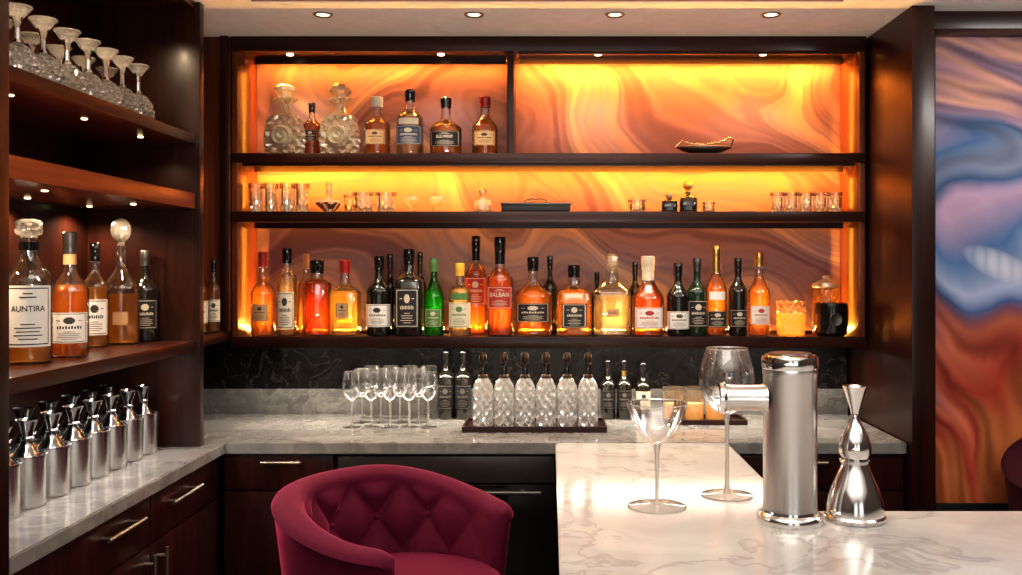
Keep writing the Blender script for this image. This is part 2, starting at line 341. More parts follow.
# ------------------------------------------------------------------ bottles
def bottle(label, x, y, z, R, H, body=.58, sh=.16, nk=.34, n=2, sy=1.0, glass=None, liq=None, fill=.66, cap=BLACK, ch=.14, cr=1.12,
           lab=None, half=1.25, lz=(.14, .42), text=None, tcol=None, lines=True, foil=None, fz=.8, top2=None, name='liquor_bottle', cat='bottle', group=None, rot=0, ball=False, cutf=None, tw=1.15, cutcap=False):
    root = thing(name, label, cat, (x, y, z), rot, group)
    g = glass or CLEAR
    hb = H * (1 - ch)
    pts = [(0, 0, n), (R * .82, 0, n), (R * .95, .003, n), (R, .010, n), (R, body * H, n)]
    for i in range(1, 8):
        t = i / 7; s = t * t * (3 - 2 * t)
        pts.append((R + (R * nk - R) * s, (body + sh * t) * H, 2 + (n - 2) * (1 - t)))
    pts.append((R * nk * .92, max(hb, (body + sh) * H + .002), 2)); pts.append((0, max(hb, (body + sh) * H + .002), 2))
    mk('glass_body', LA(pts, seg=36, sy=sy, fac=cutf), g, root, smooth=cutf is None)
    if liq:
        lp = [(0, .007, n)]
        top = fill * H
        prev = None
        for (r, zz, nn) in pts[2:-1]:
            if zz > top:
                pr, pz, pn = prev; t = (top - pz) / (zz - pz)
                lp.append(((pr + (r - pr) * t) * .91, top, pn)); break
            lp.append((r * .91, max(zz, .007), nn)); prev = (r, zz, nn)
        lp.append((0, lp[-1][1], 2))
        mk('liquid', LA(lp, seg=36, sy=sy), liq, root)
    rc = R * nk * cr; z0 = hb
    if ball:
        cp = [(0, z0, 2), (rc * .7, z0, 2), (rc * .7, z0 + .12 * (H - z0), 2)]
        hh = (H - z0) * .88; zb = z0 + (H - z0) * .12
        for i in range(1, 8):
            a = PI * i / 8; cp.append((hh / 2 * math.sin(a) * ball, zb + hh / 2 * (1 - math.cos(a)), 2))
        cp.append((0, H, 2))
        mk('stopper', LA(cp, seg=10), cap, root, smooth=False)
    elif cutcap:
        hh = H - z0
        cp = [(0, z0), (rc * .8, z0), (rc * .85, z0 + .10 * hh)] + [(rc * (1.25 + .08 * math.sin(i / 8 * PI)), z0 + (.16 + .68 * i / 8) * hh) for i in range(9)] + [(rc * 1.05, z0 + .94 * hh), (rc * .6, H), (0, H)]
        mk('stopper', LA(cp, seg=24, fac=cut(6, 2.2 / hh, .14)), cap, root, smooth=False)
    else:
        zc = z0 - .25 * ch * H
        mk('cap', LA([(0, zc), (rc, zc), (rc, z0 + (H - z0) * .25), (rc * 1.06, z0 + (H - z0) * .3), (rc * 1.06, H - .003), (rc * .92, H), (0, H)], seg=24), cap, root)
    if foil:
        zf0 = fz * H
        mk('neck_foil', LA([(R * nk * 1.05, zf0 - .02), (R * nk * 1.03, hb - .25 * ch * H)], seg=24), foil, root)
    if lab:
        lo = mk('label', patch(R, lz[0] * H, lz[1] * H, half, n, sy), lab, root)
        dark = lab in (BLKP, GRNP, REDP, BLUP)
        ink = tcol or (INKL if dark else INK)
        hgt = (lz[1] - lz[0]) * H; zb = lz[0] * H
        if text:
            mk('lettering', wrap_text(text, R, zb + (.62 if lines else .5) * hgt, R * tw, n, sy, 1.1), ink, lo, smooth=False)
        if lines:
            # ruled double border, a round crest and rows of fine print
            bm = bmesh.new(); hm = min(half * .88, .95); q = hm / .95
            for f0 in (.045, .955): patch(R, zb + (f0 - .009) * hgt, zb + (f0 + .009) * hgt, hm, n, sy, 10, .0012, bm)
            for c_ in (-hm, hm): patch(R, zb + .045 * hgt, zb + .955 * hgt, .02, n, sy, 2, .0012, bm, c_)
            for f0, w in ((.13, .40), (.19, .62), (.25, .5), (.31, .58), (.37, .3)): patch(R, zb + (f0 - .008) * hgt, zb + (f0 + .008) * hgt, w * q, n, sy, 8, .0014, bm)
            if text:
                patch(R, zb + .80 * hgt, zb + .82 * hgt, .35 * q, n, sy, 6, .0014, bm); patch(R, zb + .86 * hgt, zb + .88 * hgt, .2 * q, n, sy, 6, .0014, bm)
            else:
                for k in range(7):
                    u = -1 + 2 * (k + .5) / 7; patch(R, zb + (.74 + .11 * u - .0145) * hgt, zb + (.74 + .11 * u + .0145) * hgt, .30 * q * math.sqrt(1 - u * u), n, sy, 6, .0014, bm)
                for k in (-1, 1): patch(R, zb + .73 * hgt, zb + .75 * hgt, .12 * q, n, sy, 3, .0014, bm, k * .58 * q)
                for k in range(-4, 5): patch(R, zb + .47 * hgt, zb + (.55 + .02 * (k % 2)) * hgt, .045 * q, n, sy, 2, .0014, bm, k * .15 * q)
            mk('print', bm, ink, lo, smooth=False)
    if top2:
        mk('shoulder_label', patch(R * 1.0, (body - .10) * H, (body - .01) * H, .8, n, sy), top2, root)
    return root

# ------------------------------------------------------------------ room shell
mk('floor', B(-1.6, 2.7, -2.2, 3.9, -.05, 0, bev=0), FLOORM, kind='structure')
mk('wall_back', B(-1.6, 1.26, 3.82, 3.9, 0, 2.5, bev=0), WALLP, kind='structure')
mk('wall_left', B(-1.6, -1.52, -2.2, 3.82, 0, 2.5, bev=0), WALLP, kind='structure')
mk('wall_right', B(2.6, 2.7, -2.2, 3.4, 0, 2.5, bev=0), WALLP, kind='structure')
mk('wall_mural', B(1.275, 2.6, 3.32, 3.4, 0, 2.5, bev=0), WALLP, kind='structure')
# added wall behind the viewer; its two openings put bright bands in the steel
bm = bmesh.new()
for (x0, x1, z0, z1) in ((-1.6, -.9, 0, 2.5), (.1, .7, 0, 2.5), (1.9, 2.7, 0, 2.5), (-.9, .1, 0, .5), (.7, 1.9, 0, .5), (-.9, .1, 2.3, 2.5), (.7, 1.9, 2.3, 2.5)): box(bm, x0, x1, -2.3, -2.2, z0, z1)
mk('wall_front_added', bm, WALLP, kind='structure')
bm = bmesh.new(); ZC = 2.343
box(bm, -1.6, 2.7, 3.09, 3.9, ZC, 2.5); box(bm, -1.6, -.97, -2.2, 3.09, ZC, 2.5); box(bm, .95, 2.7, -2.2, 3.09, ZC, 2.5)
box(bm, -.97, .95, -2.2, 3.09, 2.46, 2.5)
mk('ceiling', bm, CREAMP, kind='structure')
bm = bmesh.new(); box(bm, -.97, .95, 3.075, 3.09, ZC + .004, 2.40)
mk('trim_1', bm, principled('cove_bronze', (.25, .14, .07), .4), kind='structure')
mk('trim_2', B(1.27, 2.6, 3.19, 3.3, 2.283, ZC), WX, kind='structure')
for k, px in enumerate([323, 474, 615, 771]):
    Y = 3.23; x = P(px, Y)
    t = thing('downlight', ['recessed round ceiling downlight nearest the left shelving', 'recessed ceiling downlight, second from the left shelving',
              'recessed ceiling downlight above the gold swirl panel, third from left', 'recessed ceiling downlight nearest the tall right end panel'][k], 'ceiling light', (x, Y, ZC), 0, 'ceiling downlights')
    mk('trim_ring', LA([(.020, -.001), (.030, -.006), (.034, -.003), (.034, 0)], seg=24), BRONZE, t)
    mk('lens', LA([(0, -.002), (.021, -.002)], seg=24), LAMPM, t)

# ------------------------------------------------------------------ back display shelving
YF, YB = 3.55, 3.80
U = thing('display_shelving', 'wide mahogany wall shelving with three backlit shelves and swirl painted back', 'shelving', (0, YF, 1.185))
def up(name, bm, m, parent=U, **kw):
    bmesh.ops.translate(bm, vec=(0, -YF, -1.185), verts=bm.verts); return mk(name, bm, m, parent, **kw)
XL, XR = -1.19, 1.178
S1, S2, S3 = 1.222, 1.689, 1.906
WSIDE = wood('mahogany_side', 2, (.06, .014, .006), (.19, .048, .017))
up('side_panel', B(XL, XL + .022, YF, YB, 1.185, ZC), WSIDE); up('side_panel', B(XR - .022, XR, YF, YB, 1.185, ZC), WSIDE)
for st, th in ((S1, .037), (S2, .033), (S3, .030)):
    up('shelf', B(XL + .022, XR - .022, YF, YB - .012, st - th, st), WX)
    up('shelf_lip', B(XL, XR, YF - .012, YF, st - th - .004, st + .002), WX)
up('header', B(XL + .022, XR - .022, YF, YB, 2.295, ZC), WX); up('header_lip', B(XL, XR, YF - .014, YF, 2.288, ZC), WX)
up('divider', B(-.160, -.135, YF - .008, YB - .012, S3, 2.295), WZ)
up('back_panel', B(XL + .022, XR - .022, YB - .012, YB, 1.19, 2.30, bev=0), SWIRL)
YL = 3.725; YL2 = 3.585  # YL2: second strip row, added to even out the amber glow
for (x0, x1, y, z, up_) in ((-1.15, -.17, YL, 2.291, 0), (-.12, 1.14, YL, 2.291, 0), (-1.15, 1.14, YL, S3 - .034, 0), (-1.15, 1.14, YL, S2 - .037, 0), (-.12, 1.14, YL2, 2.291, 0), (-1.15, 1.14, YL2, S3 - .034, 0), (-1.15, 1.14, 3.772, S1, 1)):
    up('light_strip', B(x0, x1, y - .006, y + .006, z, z + .004, bev=0), LEDM)
    if up_: up('light_cover', B(x0, x1, 3.750, 3.754, z, z + .012, bev=0), WX)
    else: up('light_cover', B(x0, x1, y - .030, y - .024, z - (.018 if y == YL else .010), z + .004, bev=0), WX)
for px in (290, 441, 598, 763):
    up('spotlight', LA([(0, 2.292), (.009, 2.292), (.012, 2.290), (.014, 2.2945)], seg=16, off=(P(px, 3.62), 3.62, 0)), LAMPM)

tag(mk('end_panel', B(1.189, 1.264, 3.12, 3.82, 0, ZC, bev=.003), WZ), 'tall dark mahogany end panel between the shelving and the mural', 'panel')
t = thing('mural', 'tall abstract mural of swirling rust, lilac and blue bands on right wall', 'painting', (1.31, 3.32, .66))
b = B(1.335, 2.55, 3.30, 3.315, .663, 2.325, bev=0); bmesh.ops.translate(b, vec=(-1.31, -3.32, -.66), verts=b.verts); mk('canvas', b, MURAL, t)
b = bmesh.new(); box(b, 1.28, 1.336, 3.29, 3.318, .60, 2.33, .002); box(b, 1.336, 2.55, 3.29, 3.318, .62, .664, .002)
bmesh.ops.translate(b, vec=(-1.31, -3.32, -.66), verts=b.verts); mk('frame', b, BLACKM, t)

# ------------------------------------------------------------------ left shelving
LU = thing('side_shelving', 'dark open mahogany shelving on the left wall with lit shelves', 'shelving', (-1.5, 2.5, .9))
def lp_(name, bm, m, parent=LU, **kw):
    bmesh.ops.translate(bm, vec=(1.5, -2.5, -.9), verts=bm.verts); return mk(name, bm, m, parent, **kw)
LX = -1.15; A1, A2, A3 = 1.245, 1.722, 1.913
lp_('end_panel', B(-1.5, -1.135, 3.08, 3.115, .901, ZC), WZ)
lp_('back_panel', B(-1.518, -1.501, 1.9, 3.8, .901, ZC, bev=0), WZ)
for st, th, m_ in ((A1, .036, WY), (A2, .050, WLIT), (A3, .032, WY)):
    lp_('shelf', B(-1.5, LX, 1.9, 3.08, st - th, st), m_)
lp_('top_board', B(-1.5, LX, 1.9, 3.08, 2.32, ZC), WY)
lp_('corner_shelf', B(-1.5, -1.195, 3.115, 3.55, A1 - .036, A1), WY)
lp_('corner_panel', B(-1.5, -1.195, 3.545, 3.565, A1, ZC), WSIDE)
lp_('stile', B(-1.225, -1.197, 3.525, 3.545, A1, ZC), WZ)
SPOTS = ((-1.25, 2.2, A3 - .032), (-1.25, 2.55, A3 - .032), (-1.25, 2.9, A3 - .032), (-1.25, 2.3, 2.32), (-1.25, 2.75, 2.32), (-1.25, 2.35, A2 - .050), (-1.25, 2.85, A2 - .050),
         (-1.43, 2.2, A2 - .050), (-1.43, 2.6, A2 - .050), (-1.43, 2.95, A2 - .050))  # these rear three are added to make the left bottles glow from behind
for (xx, yy, zz) in SPOTS:
    lp_('spotlight', LA([(0, zz - .002), (.005, zz - .002), (.007, zz - .003), (.009, zz + .0005)], seg=16, off=(xx, yy, 0)), LAMPM)
tag(mk('end_panel', B(-1.5, -1.08, 1.855, 1.898, 0, ZC, bev=.002), WZ), 'dark panel closing the near end of the left shelving, at the photo edge', 'panel')

# ------------------------------------------------------------------ counters and base cabinets
bm = bmesh.new()
poly = [(-1.5, 1.9), (-1.08, 1.9), (-1.08, 3.15), (1.183, 3.15), (1.183, 3.80), (-1.5, 3.80)]
vs = [bm.verts.new((x, y, .862)) for x, y in poly]; f = bm.faces.new(vs)
r = bmesh.ops.extrude_face_region(bm, geom=[f]); bmesh.ops.translate(bm, vec=(0, 0, .038), verts=[v for v in r['geom'] if isinstance(v, bmesh.types.BMVert)])
bmesh.ops.bevel(bm, geom=[e for e in bm.edges], offset=.003, segments=2, affect='EDGES')
W = thing('worktop', 'grey veined stone worktop running along the left and back cabinets', 'worktop', (0, 3.15, .862))
bmesh.ops.translate(bm, vec=(0, -3.15, -.862), verts=bm.verts); mk('slab', bm, GMARB, W)
b = bmesh.new(); box(b, -1.5, 1.183, .622, .650, .038, .138, .002); mk('upstand', b, UMARB, W)
tag(mk('backsplash', B(-1.5, 1.183, 3.782, 3.800, 1.0, 1.184, bev=0), DMARB), 'black veined stone splashback under the lowest lit shelf', 'splashback')

def handle(x0, y0, z0, x1, y1, z1, nrm, parent, r=.0055):
    bm = bmesh.new(); a = Vector((x0, y0, z0)); b_ = Vector((x1, y1, z1)); n_ = Vector(nrm) * .028
    tube(bm, [a + n_, b_ + n_], r, 10)
    d = (b_ - a)
    for t_ in (.12, .88):
        q = a + d * t_; tube(bm, [q, q + n_], r * .9, 8)
    return mk('handle', bm, BRONZE, parent)
def cab_left(y0, y1, label, hs):
    t = thing('base_cabinet', label, 'cabinet', (0, 0, 0), 0, 'base cabinets')
    mk('body', B(-1.5, -1.118, y0 + .001, y1 - .001, 0, .86, bev=0), WCAB, t)
    d = mk('drawer', B(-1.118, -1.10, y0 + .003, y1 - .003, .722, .855), WCAB, t)
    handle(-1.10, hs[0], hs[2], -1.10, hs[1], hs[2], (1, 0, 0), d)
    mk_d = mk('door', B(-1.118, -1.10, y0 + .003, y1 - .003, .10, .716), WCAB, t)
    handle(-1.10, hs[3], .50, -1.10, hs[3], .70, (1, 0, 0), mk_d)
cab_left(1.9, 2.615, 'dark wood base cabinet under the left worktop, nearer the viewer', (2.31, 2.52, .815, 2.58))
cab_left(2.615, 3.15, 'dark wood base cabinet under the left worktop, in the far corner', (2.71, 2.93, .810, 2.66))
def cab_back(x0, x1, label, h):
    t = thing('base_cabinet', label, 'cabinet', (0, 0, 0), 0, 'base cabinets')
    mk('body', B(x0, x1, 3.188, 3.795, 0, .86, bev=0), WCAB, t)
    d = mk('drawer', B(x0 + .003, x1 - .003, 3.17, 3.188, .74, .855), WCAB, t)
    if h: handle(h[0], 3.17, .835, h[1], 3.17, .835, (0, -1, 0), d)
    mk('door', B(x0 + .003, x1 - .003, 3.17, 3.188, .10, .734), WCAB, t)
cab_back(-1.09, -.72, 'dark wood base cabinet with horizontal bar handle behind the burgundy chair', (P(263, 3.17), P(303, 3.17)))
cab_back(.60, 1.183, 'dark wood base cabinet under the back worktop, behind the steel dispenser', (.72, .92))
t = thing('undercounter_fridge', 'black undercounter fridge with steel top rail beneath the back worktop', 'fridge', (0, 0, 0))
mk('body', B(-.715, .018, 3.2, 3.79, 0, .86, bev=0), BLACKM, t)
mk('top_rail', B(-.71, .015, 3.175, 3.2, .762, .850), DSTEEL, t)
d = mk('door', B(-.71, .015, 3.172, 3.2, .10, .756), BLACK, t)
b = bmesh.new(); tube(b, [(-.66, 3.145, .735), (-.03, 3.145, .735)], .007); tube(b, [(-.6, 3.172, .735), (-.6, 3.145, .735)], .006); tube(b, [(-.09, 3.172, .735), (-.09, 3.145, .735)], .006)
mk('handle', b, DSTEEL, d)

BAR = thing('bar_counter', 'white veined marble bar counter joining the back worktop', 'bar counter', (0, 0, 0))
bm = bmesh.new()
poly = [(.018, 1.25), (2.4, 1.25), (2.4, 2.27), (.59, 2.27), (.59, 3.149), (.018, 3.149)]
vs = [bm.verts.new((x, y, .862)) for x, y in poly]; f = bm.faces.new(vs)
r = bmesh.ops.extrude_face_region(bm, geom=[f]); bmesh.ops.translate(bm, vec=(0, 0, .038), verts=[v for v in r['geom'] if isinstance(v, bmesh.types.BMVert)])
bmesh.ops.bevel(bm, geom=[e for e in bm.edges], offset=.004, segments=2, affect='EDGES')
mk('slab', bm, MARB, BAR)
bm = bmesh.new(); box(bm, .04, .57, 1.5, 3.147, 0, .862); box(bm, .57, 2.35, 1.5, 2.25, 0, .862); mk('base', bm, WCAB, BAR)

# ------------------------------------------------------------------ lit-shelf bottles (lowest)
G1 = 'bottles on the lowest lit shelf'
def sb(px, w, top, row, label, zs=S1, base=None, **kw):
    Y = {0: 3.615, 1: 3.705}[row]; k = F / Y
    by = HY + (E - zs) * k
    return bottle(label, P(px, Y), Y, zs, w / 2 / k, (by - top) / k, group=kw.pop('group', G1), **kw)
sb(263, 24, 252, 0, 'amber bottle with red cap at the left end of the lowest lit shelf', liq=AMBER, cap=REDC, body=.50, sh=.2, lab=TAN, lz=(.18, .38), half=.7, fill=.7)
sb(287, 19, 248, 0, 'slender clear bottle with tall cream label and dark cap', liq=PALE, cap=BLACK, body=.66, sh=.1, nk=.45, lab=CREAM, lz=(.08, .5), half=1.0, fill=.66)
sb(306, 16, 254, 1, 'thin amber bottle half hidden behind the orange-red cylindrical bottle', liq=AMBER, cap=CORK)
sb(317, 29, 260, 0, 'orange-red cylindrical bottle with dark cap and no label', liq=REDL, cap=BLACK, body=.68, sh=.08, nk=.42, fill=.72)
sb(345, 29, 260, 0, 'square-shouldered golden bottle with small tan label and ruby cap', liq=GOLD_L, cap=REDC, body=.56, sh=.14, nk=.32, n=5, lab=TAN, lz=(.24, .44), half=.4, fill=.6)
sb(379, 25, 256, 0, 'dark bottle with white label left of the black-labelled square bottle', glass=DGLASS, cap=BLACK, body=.56, sh=.18, lab=WHITE, lz=(.12, .40))
sb(390, 16, 254, 1, 'plain dark bottle half hidden behind white-labelled dark bottle', glass=DGLASS, cap=BLACK, name='wine_bottle')
sb(409, 28, 249, 0, 'square dark bottle with large black label and pale print', glass=DGLASS, cap=BLACK, body=.62, sh=.12, n=5, lab=BLKP, lz=(.1, .55), half=.72)
sb(420, 14, 252, 1, 'dark slim bottle peeking between the black-labelled bottle and the green bottle', glass=DGLASS, cap=BLACK)
sb(434, 20, 258, 0, 'bright green glass bottle with green cap', liq=GREENL, glass=thin_glass('green_glass', (.35, .75, .3)), cap=GRNP, body=.48, sh=.28, fill=.74, lab=GRNP, lz=(.12, .35), half=.9)
sb(460, 22, 263, 0, 'clear bottle with cream and green label right of the bright green bottle', liq=PALE, cap=YELC, body=.6, sh=.14, lab=CREAM, lz=(.12, .46), tcol=GRNP, top2=GRNP)
sb(476, 22, 236, 1, 'tall dark red bottle with black cap, tallest pair on the shelf', liq=DAMBER, cap=BLACK, body=.6, sh=.16, lab=REDP, lz=(.3, .58), foil=BLACK)
sb(500, 27, 237, 0, 'tall red-amber bottle with pale lettering on red label and black neck', liq=DAMBER, cap=BLACK, body=.56, sh=.15, nk=.36, foil=BLACK, fz=.78, lab=REDP, lz=(.28, .50), half=1.1, text='BALBAN', fill=.7, tw=1.5)
sb(533, 38, 257, 0, 'broad honey-coloured bottle with wide black label, left of the squat one', liq=HONEY, cap=BLACK, body=.50, sh=.20, nk=.26, lab=BLKP, lz=(.18, .42), sy=.75, fill=.64, half=1.0)
sb(550, 15, 256, 1, 'black slim bottle behind the broad black-labelled bottle', glass=DGLASS, cap=BLACK)
sb(574, 36, 265, 0, 'squat amber bottle with dark square label and black cap', liq=AMBER, cap=BLACK, body=.6, sh=.12, nk=.3, lab=BLKP, lz=(.12, .46), n=4, half=.62, sy=.75, fill=.66)
sb(597, 13, 272, 1, 'small dark bottle behind squat bottle and golden decanter', glass=DGLASS, cap=BLACK)
sb(612, 37, 253, 0, 'pale golden square decanter bottle with clear glass stopper', liq=PALE, cap=CRYST, body=.52, sh=.16, nk=.33, n=5, ch=.22, ball=.9, lab=TAN, lz=(.24, .33), half=.3, text='NUEL', tw=.42, lines=False, fill=.50, sy=.8)
sb(635, 14, 262, 1, 'black slim bottle between golden decanter and white-labelled red bottle', glass=DGLASS, cap=BLACK)
sb(648, 32, 256, 0, 'reddish amber bottle with white label and cream cap', liq=DAMBER, cap=WHITEC, body=.46, sh=.26, nk=.36, foil=WHITEC, fz=.76, lab=WHITE, lz=(.1, .36), half=1.0, tcol=INKR, fill=.68)
sb(678, 23, 263, 0, 'dark wine bottle with white label right of the white-labelled red bottle', glass=DGLASS, cap=BLACK, body=.54, sh=.2, lab=WHITE, lz=(.1, .34), name='wine_bottle')
sb(697, 21, 258, 0, 'dark green bottle with black label and grey cap', glass=DGREEN, cap=DSTEEL, body=.56, sh=.16, lab=BLKP, lz=(.12, .46))
sb(716, 21, 245, 0, 'golden bottle with pale shoulder emblem, black label and gold neck', liq=HONEY, cap=GOLD, body=.5, sh=.22, nk=.36, foil=GOLD, fz=.74, lab=BLKP, lz=(.1, .28), top2=WHITE, fill=.74)
sb(738, 19, 258, 0, 'slim black bottle with black cap, between two gold-capped bottles', glass=DGLASS, cap=BLACK, body=.56, sh=.2, lab=BLKP, lz=(.12, .34))
sb(759, 22, 252, 0, 'amber bottle with white label and gold cap at the right end of the bottle row', liq=AMBER, cap=GOLD, body=.50, sh=.22, nk=.38, lab=WHITE, lz=(.14, .36), half=1.0, tcol=INKR, fill=.72)

Y = 3.62
t = thing('candle_holder', 'textured glass votive candle glowing orange on the lowest lit shelf', 'candle', (P(791, Y), Y, S1))
mk('glass_bowl', LA([(0, .002), (.042, 0), (.051, .006)] + [(.053 + .003 * i / 12, .010 + .112 * i / 12) for i in range(13)] + [(.0575, .130), (.055, .131)], seg=60, fac=cut(12, 30, .09)), thin_glass('orange_glass', (1, .66, .34), .06, .12, .25, .06), t, smooth=False)
mk('wax', LA([(0, .008), (.044, .011), (.047, .05), (.047, .085), (.03, .080), (0, .080)], seg=24), WAX, t)
mk('wick', LA([(0, .079), (.0015, .079), (.0012, .096), (0, .097)], seg=8), BLACKM, t)
t = thing('jar', 'squat dark glass jar in front of the lidded amber jar', 'jar', (P(831, 3.61), 3.61, S1))
mk('body', LA([(0, 0), (.048, 0), (.060, .012), (.064, .05), (.064, .10), (.060, .125), (.056, .126), (.058, .10), (.058, .05), (.05, .02), (0, .014)], seg=40), BLACK, t)
mk('emblem', LA([(0, 0), (.02, 0), (.022, -.001), (.024, 0)], seg=24, axis='Y', off=(0, -.0655, .065)), DSTEEL, t)
t = thing('jar', 'tall amber glass jar with knobbed lid behind the squat dark jar', 'jar', (P(826, 3.695), 3.70, S1))
mk('body', LA([(0, 0), (.048, 0), (.052, .01)] + [(.052, .012 + .16 * i / 16) for i in range(17)] + [(.048, .18)], seg=48, fac=cut(12, 25, .06)), clear_mix('amber_jar_glass', (.95, .55, .18), 1.45, .5, .35, .02, gl=.1), t, smooth=False)
mk('lid', LA([(.05, .18), (.054, .185), (.052, .2), (.03, .212), (.012, .216), (.014, .228), (0, .234)], seg=36), CRYSA, t)

# ------------------------------------------------------------------ middle shelf glassware
def tumbler(label, x, y, z, r, h, group, src=None):
    t = thing('crystal_tumbler', label, 'glass', (x, y, z), 0, group)
    pts = [(0, 0), (r * .80, 0)] + [(r * (.82 + .18 * i / 12), h * (.06 + .74 * i / 12)) for i in range(13)]
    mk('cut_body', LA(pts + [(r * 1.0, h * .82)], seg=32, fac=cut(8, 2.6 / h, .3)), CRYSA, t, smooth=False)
    mk('rim', LA([(r * 1.0, h * .82), (r * 1.01, h), (r * .97, h), (r * .94, h * .25), (0, h * .2)], seg=40), BARG, t)
    return t
Y = 3.64; k = F / Y
T0 = None
for i, px in enumerate([256, 271, 287, 302]):
    lb = 'tall cut crystal tumbler, %s from left in the row of four on the middle shelf' % ORD[i]
    if T0 is None: T0 = tumbler(lb, P(px, Y), Y, S2, 7.4 / k, 30 / k, 'tall cut crystal tumblers')
    else: dup(T0, (P(px, Y), Y, S2), .3 * i, lb)
t = thing('compote', 'small cut glass bowl with tall pointed lid beside four tumblers', 'bowl', (P(329, Y), Y, S2))
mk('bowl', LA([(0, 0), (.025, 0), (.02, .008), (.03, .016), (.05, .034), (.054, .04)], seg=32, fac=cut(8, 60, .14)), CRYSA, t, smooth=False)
mk('lid', LA([(.052, .04), (.04, .052), (.015, .06), (.010, .075), (.014, .09), (.012, .105), (.014, .115), (0, .132)], seg=16), CRYSA, t, smooth=False)
tumbler('tiny crystal tumbler between the lidded glass bowl and two squat tumblers', P(347, Y), Y + .05, S2, .024, .075, 'small glasses on the middle shelf')
T1 = tumbler('squat cut crystal tumbler, left of a pair on the middle shelf', P(363, Y), Y, S2, 10.5 / k, 21 / k, 'squat cut crystal tumblers')
dup(T1, (P(386, Y), Y, S2), .2, 'squat cut crystal tumbler, right of a pair on the middle shelf')
def cordial(label, x):
    t = thing('cordial_glass', label, 'glass', (x, Y, S2), 0, 'short stemmed glasses')
    mk('bowl', LA([(.004, .026), (.02, .034), (.033, .05), (.035, .064), (.033, .064)], seg=32, fac=cut(8, 40, .1)), CRYSA, t, smooth=False)
    mk('stem', LA([(.004, .006), (.0035, .016), (.0045, .027)], seg=16), CRYSA, t); mk('foot', LA([(0, 0), (.022, 0), (.022, .002), (.004, .007)], seg=28), CLEARF, t); return t
c0 = cordial('short stemmed crystal glass left of another like it, mid shelf', P(411, Y)); dup(c0, (P(436, Y), Y, S2), .3, 'short stemmed crystal glass between its twin and the ball-stopper bottle')
t = thing('perfume_decanter', 'small round crystal decanter with ball stopper alone on the middle shelf', 'decanter', (P(483, Y), Y, S2))
mk('body', LA([(0, 0), (.024, 0), (.034, .014), (.037, .032), (.03, .05), (.012, .06), (.010, .066)], seg=24, fac=cut(6, 50, .12)), CRYSA, t, smooth=False)
mk('stopper', LA([(0, .064), (.008, .066), (.010, .07), (.018, .08), (.019, .088), (.012, .098), (0, .101)], seg=12), CRYSA, t, smooth=False)
t = thing('serving_tray', 'low black metal tray with scrolled lid handle, centre of middle shelf', 'tray', (P(536, 3.63), 3.63, S2))
w = 34 * 3.63 / F
mk('tray', B(-w, w, -.05, .05, .004, .034, bev=.006), BLACKM, t); mk('rim', B(-w - .004, w + .004, -.054, .054, .030, .038, bev=.003), DSTEEL, t)
b = bmesh.new(); tube(b, [(-.045, 0, .036), (-.04, 0, .05), (-.02, 0, .058), (0, 0, .054), (.02, 0, .058), (.04, 0, .05), (.045, 0, .036)], .004); mk('handle', b, DSTEEL, t)
for sx in (-1, 1):
    for sy in (-1, 1): mk('foot', LA([(0, 0), (.008, 0), (.010, .006)], seg=12, off=(sx * (w - .02), sy * .035, 0)), DSTEEL, t)
tumbler('small crystal tumbler between the black tray and the dark perfume bottles', P(637, Y), Y, S2, .036, .052, 'small glasses on the middle shelf')
bottle('very short dark glass flask left of the gold-capped flask on the middle shelf', P(669, Y), Y, S2, .030, .075, body=.6, sh=.16, nk=.4, n=5, glass=DGLASS, cap=BRONZE, lab=None, name='flask', group='dark flasks')
bottle('small black flask with ball stopper on the middle shelf', P(688, Y), Y, S2, .033, .125, body=.45, sh=.12, nk=.36, n=5, glass=DGLASS, cap=GOLD, ch=.34, ball=1.0, lab=None, name='flask', group='dark flasks')
tumbler('small crystal tumbler just right of the black ball-stopper flask', P(709, Y), Y, S2, .026, .042, 'small glasses on the middle shelf')
T2 = None
for i, px in enumerate([777, 791.5, 806, 820.5, 835]):
    lb = 'short cut crystal tumbler, %s from left in the row of five at the shelf end' % ORD[i]
    if T2 is None: T2 = tumbler(lb, P(px, Y), Y, S2, 7.2 / k, 21 / k, 'row of five short tumblers')
    else: dup(T2, (P(px, Y), Y, S2), .25 * i, lb)

# ------------------------------------------------------------------ top shelf
G3 = 'bottles on the top shelf'
def moon(label, px):
    Y = 3.64
    t = thing('decanter', label, 'decanter', (P(px, Y), Y, S3), 0, 'ornate crystal decanters')
    sy = .62
    pr = [(0, 0, 6), (.060, 0, 6)]
    for i in range(19):
        q = i / 18; zz = .006 + .135 * q
        pr.append((.068 + .010 * math.sin(PI * min(1, q * 1.1)) - .002 * q, zz, 6))
    pr += [(.058, .156, 4), (.030, .166, 2.5), (.021, .185, 2), (.022, .20, 2), (.048, .214, 2), (.052, .222, 2), (.03, .228, 2)]
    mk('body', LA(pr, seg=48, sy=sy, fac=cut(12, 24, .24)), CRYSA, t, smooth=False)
    mk('liquid', LA([(0, .010, 5), (.048, .014, 5), (.052, .05, 5), (.052, .11, 5), (0, .11, 5)], seg=36, sy=sy), AMBER, t)
    mk('medallion', LA([(0, -.010), (.012, -.020), (.016, -.006), (.026, -.006), (.032, -.020), (.040, -.012), (.044, 0), (0, .004)], seg=16, axis='Y', off=(0, -.050, .075)), CRYSA, t, smooth=False)
    mk('stopper', LA([(0, .224), (.024, .224), (.03, .235), (.045, .25), (.04, .265), (.02, .277), (0, .28)], seg=10), CRYSA, t, smooth=False)
    return t
m0 = moon('ornate square-shouldered crystal decanter with mushroom stopper at the top shelf left end', 285); dup(m0, (P(340, 3.64), 3.64, S3), 0, 'ornate crystal decanter right of the small amber bottle on top shelf')
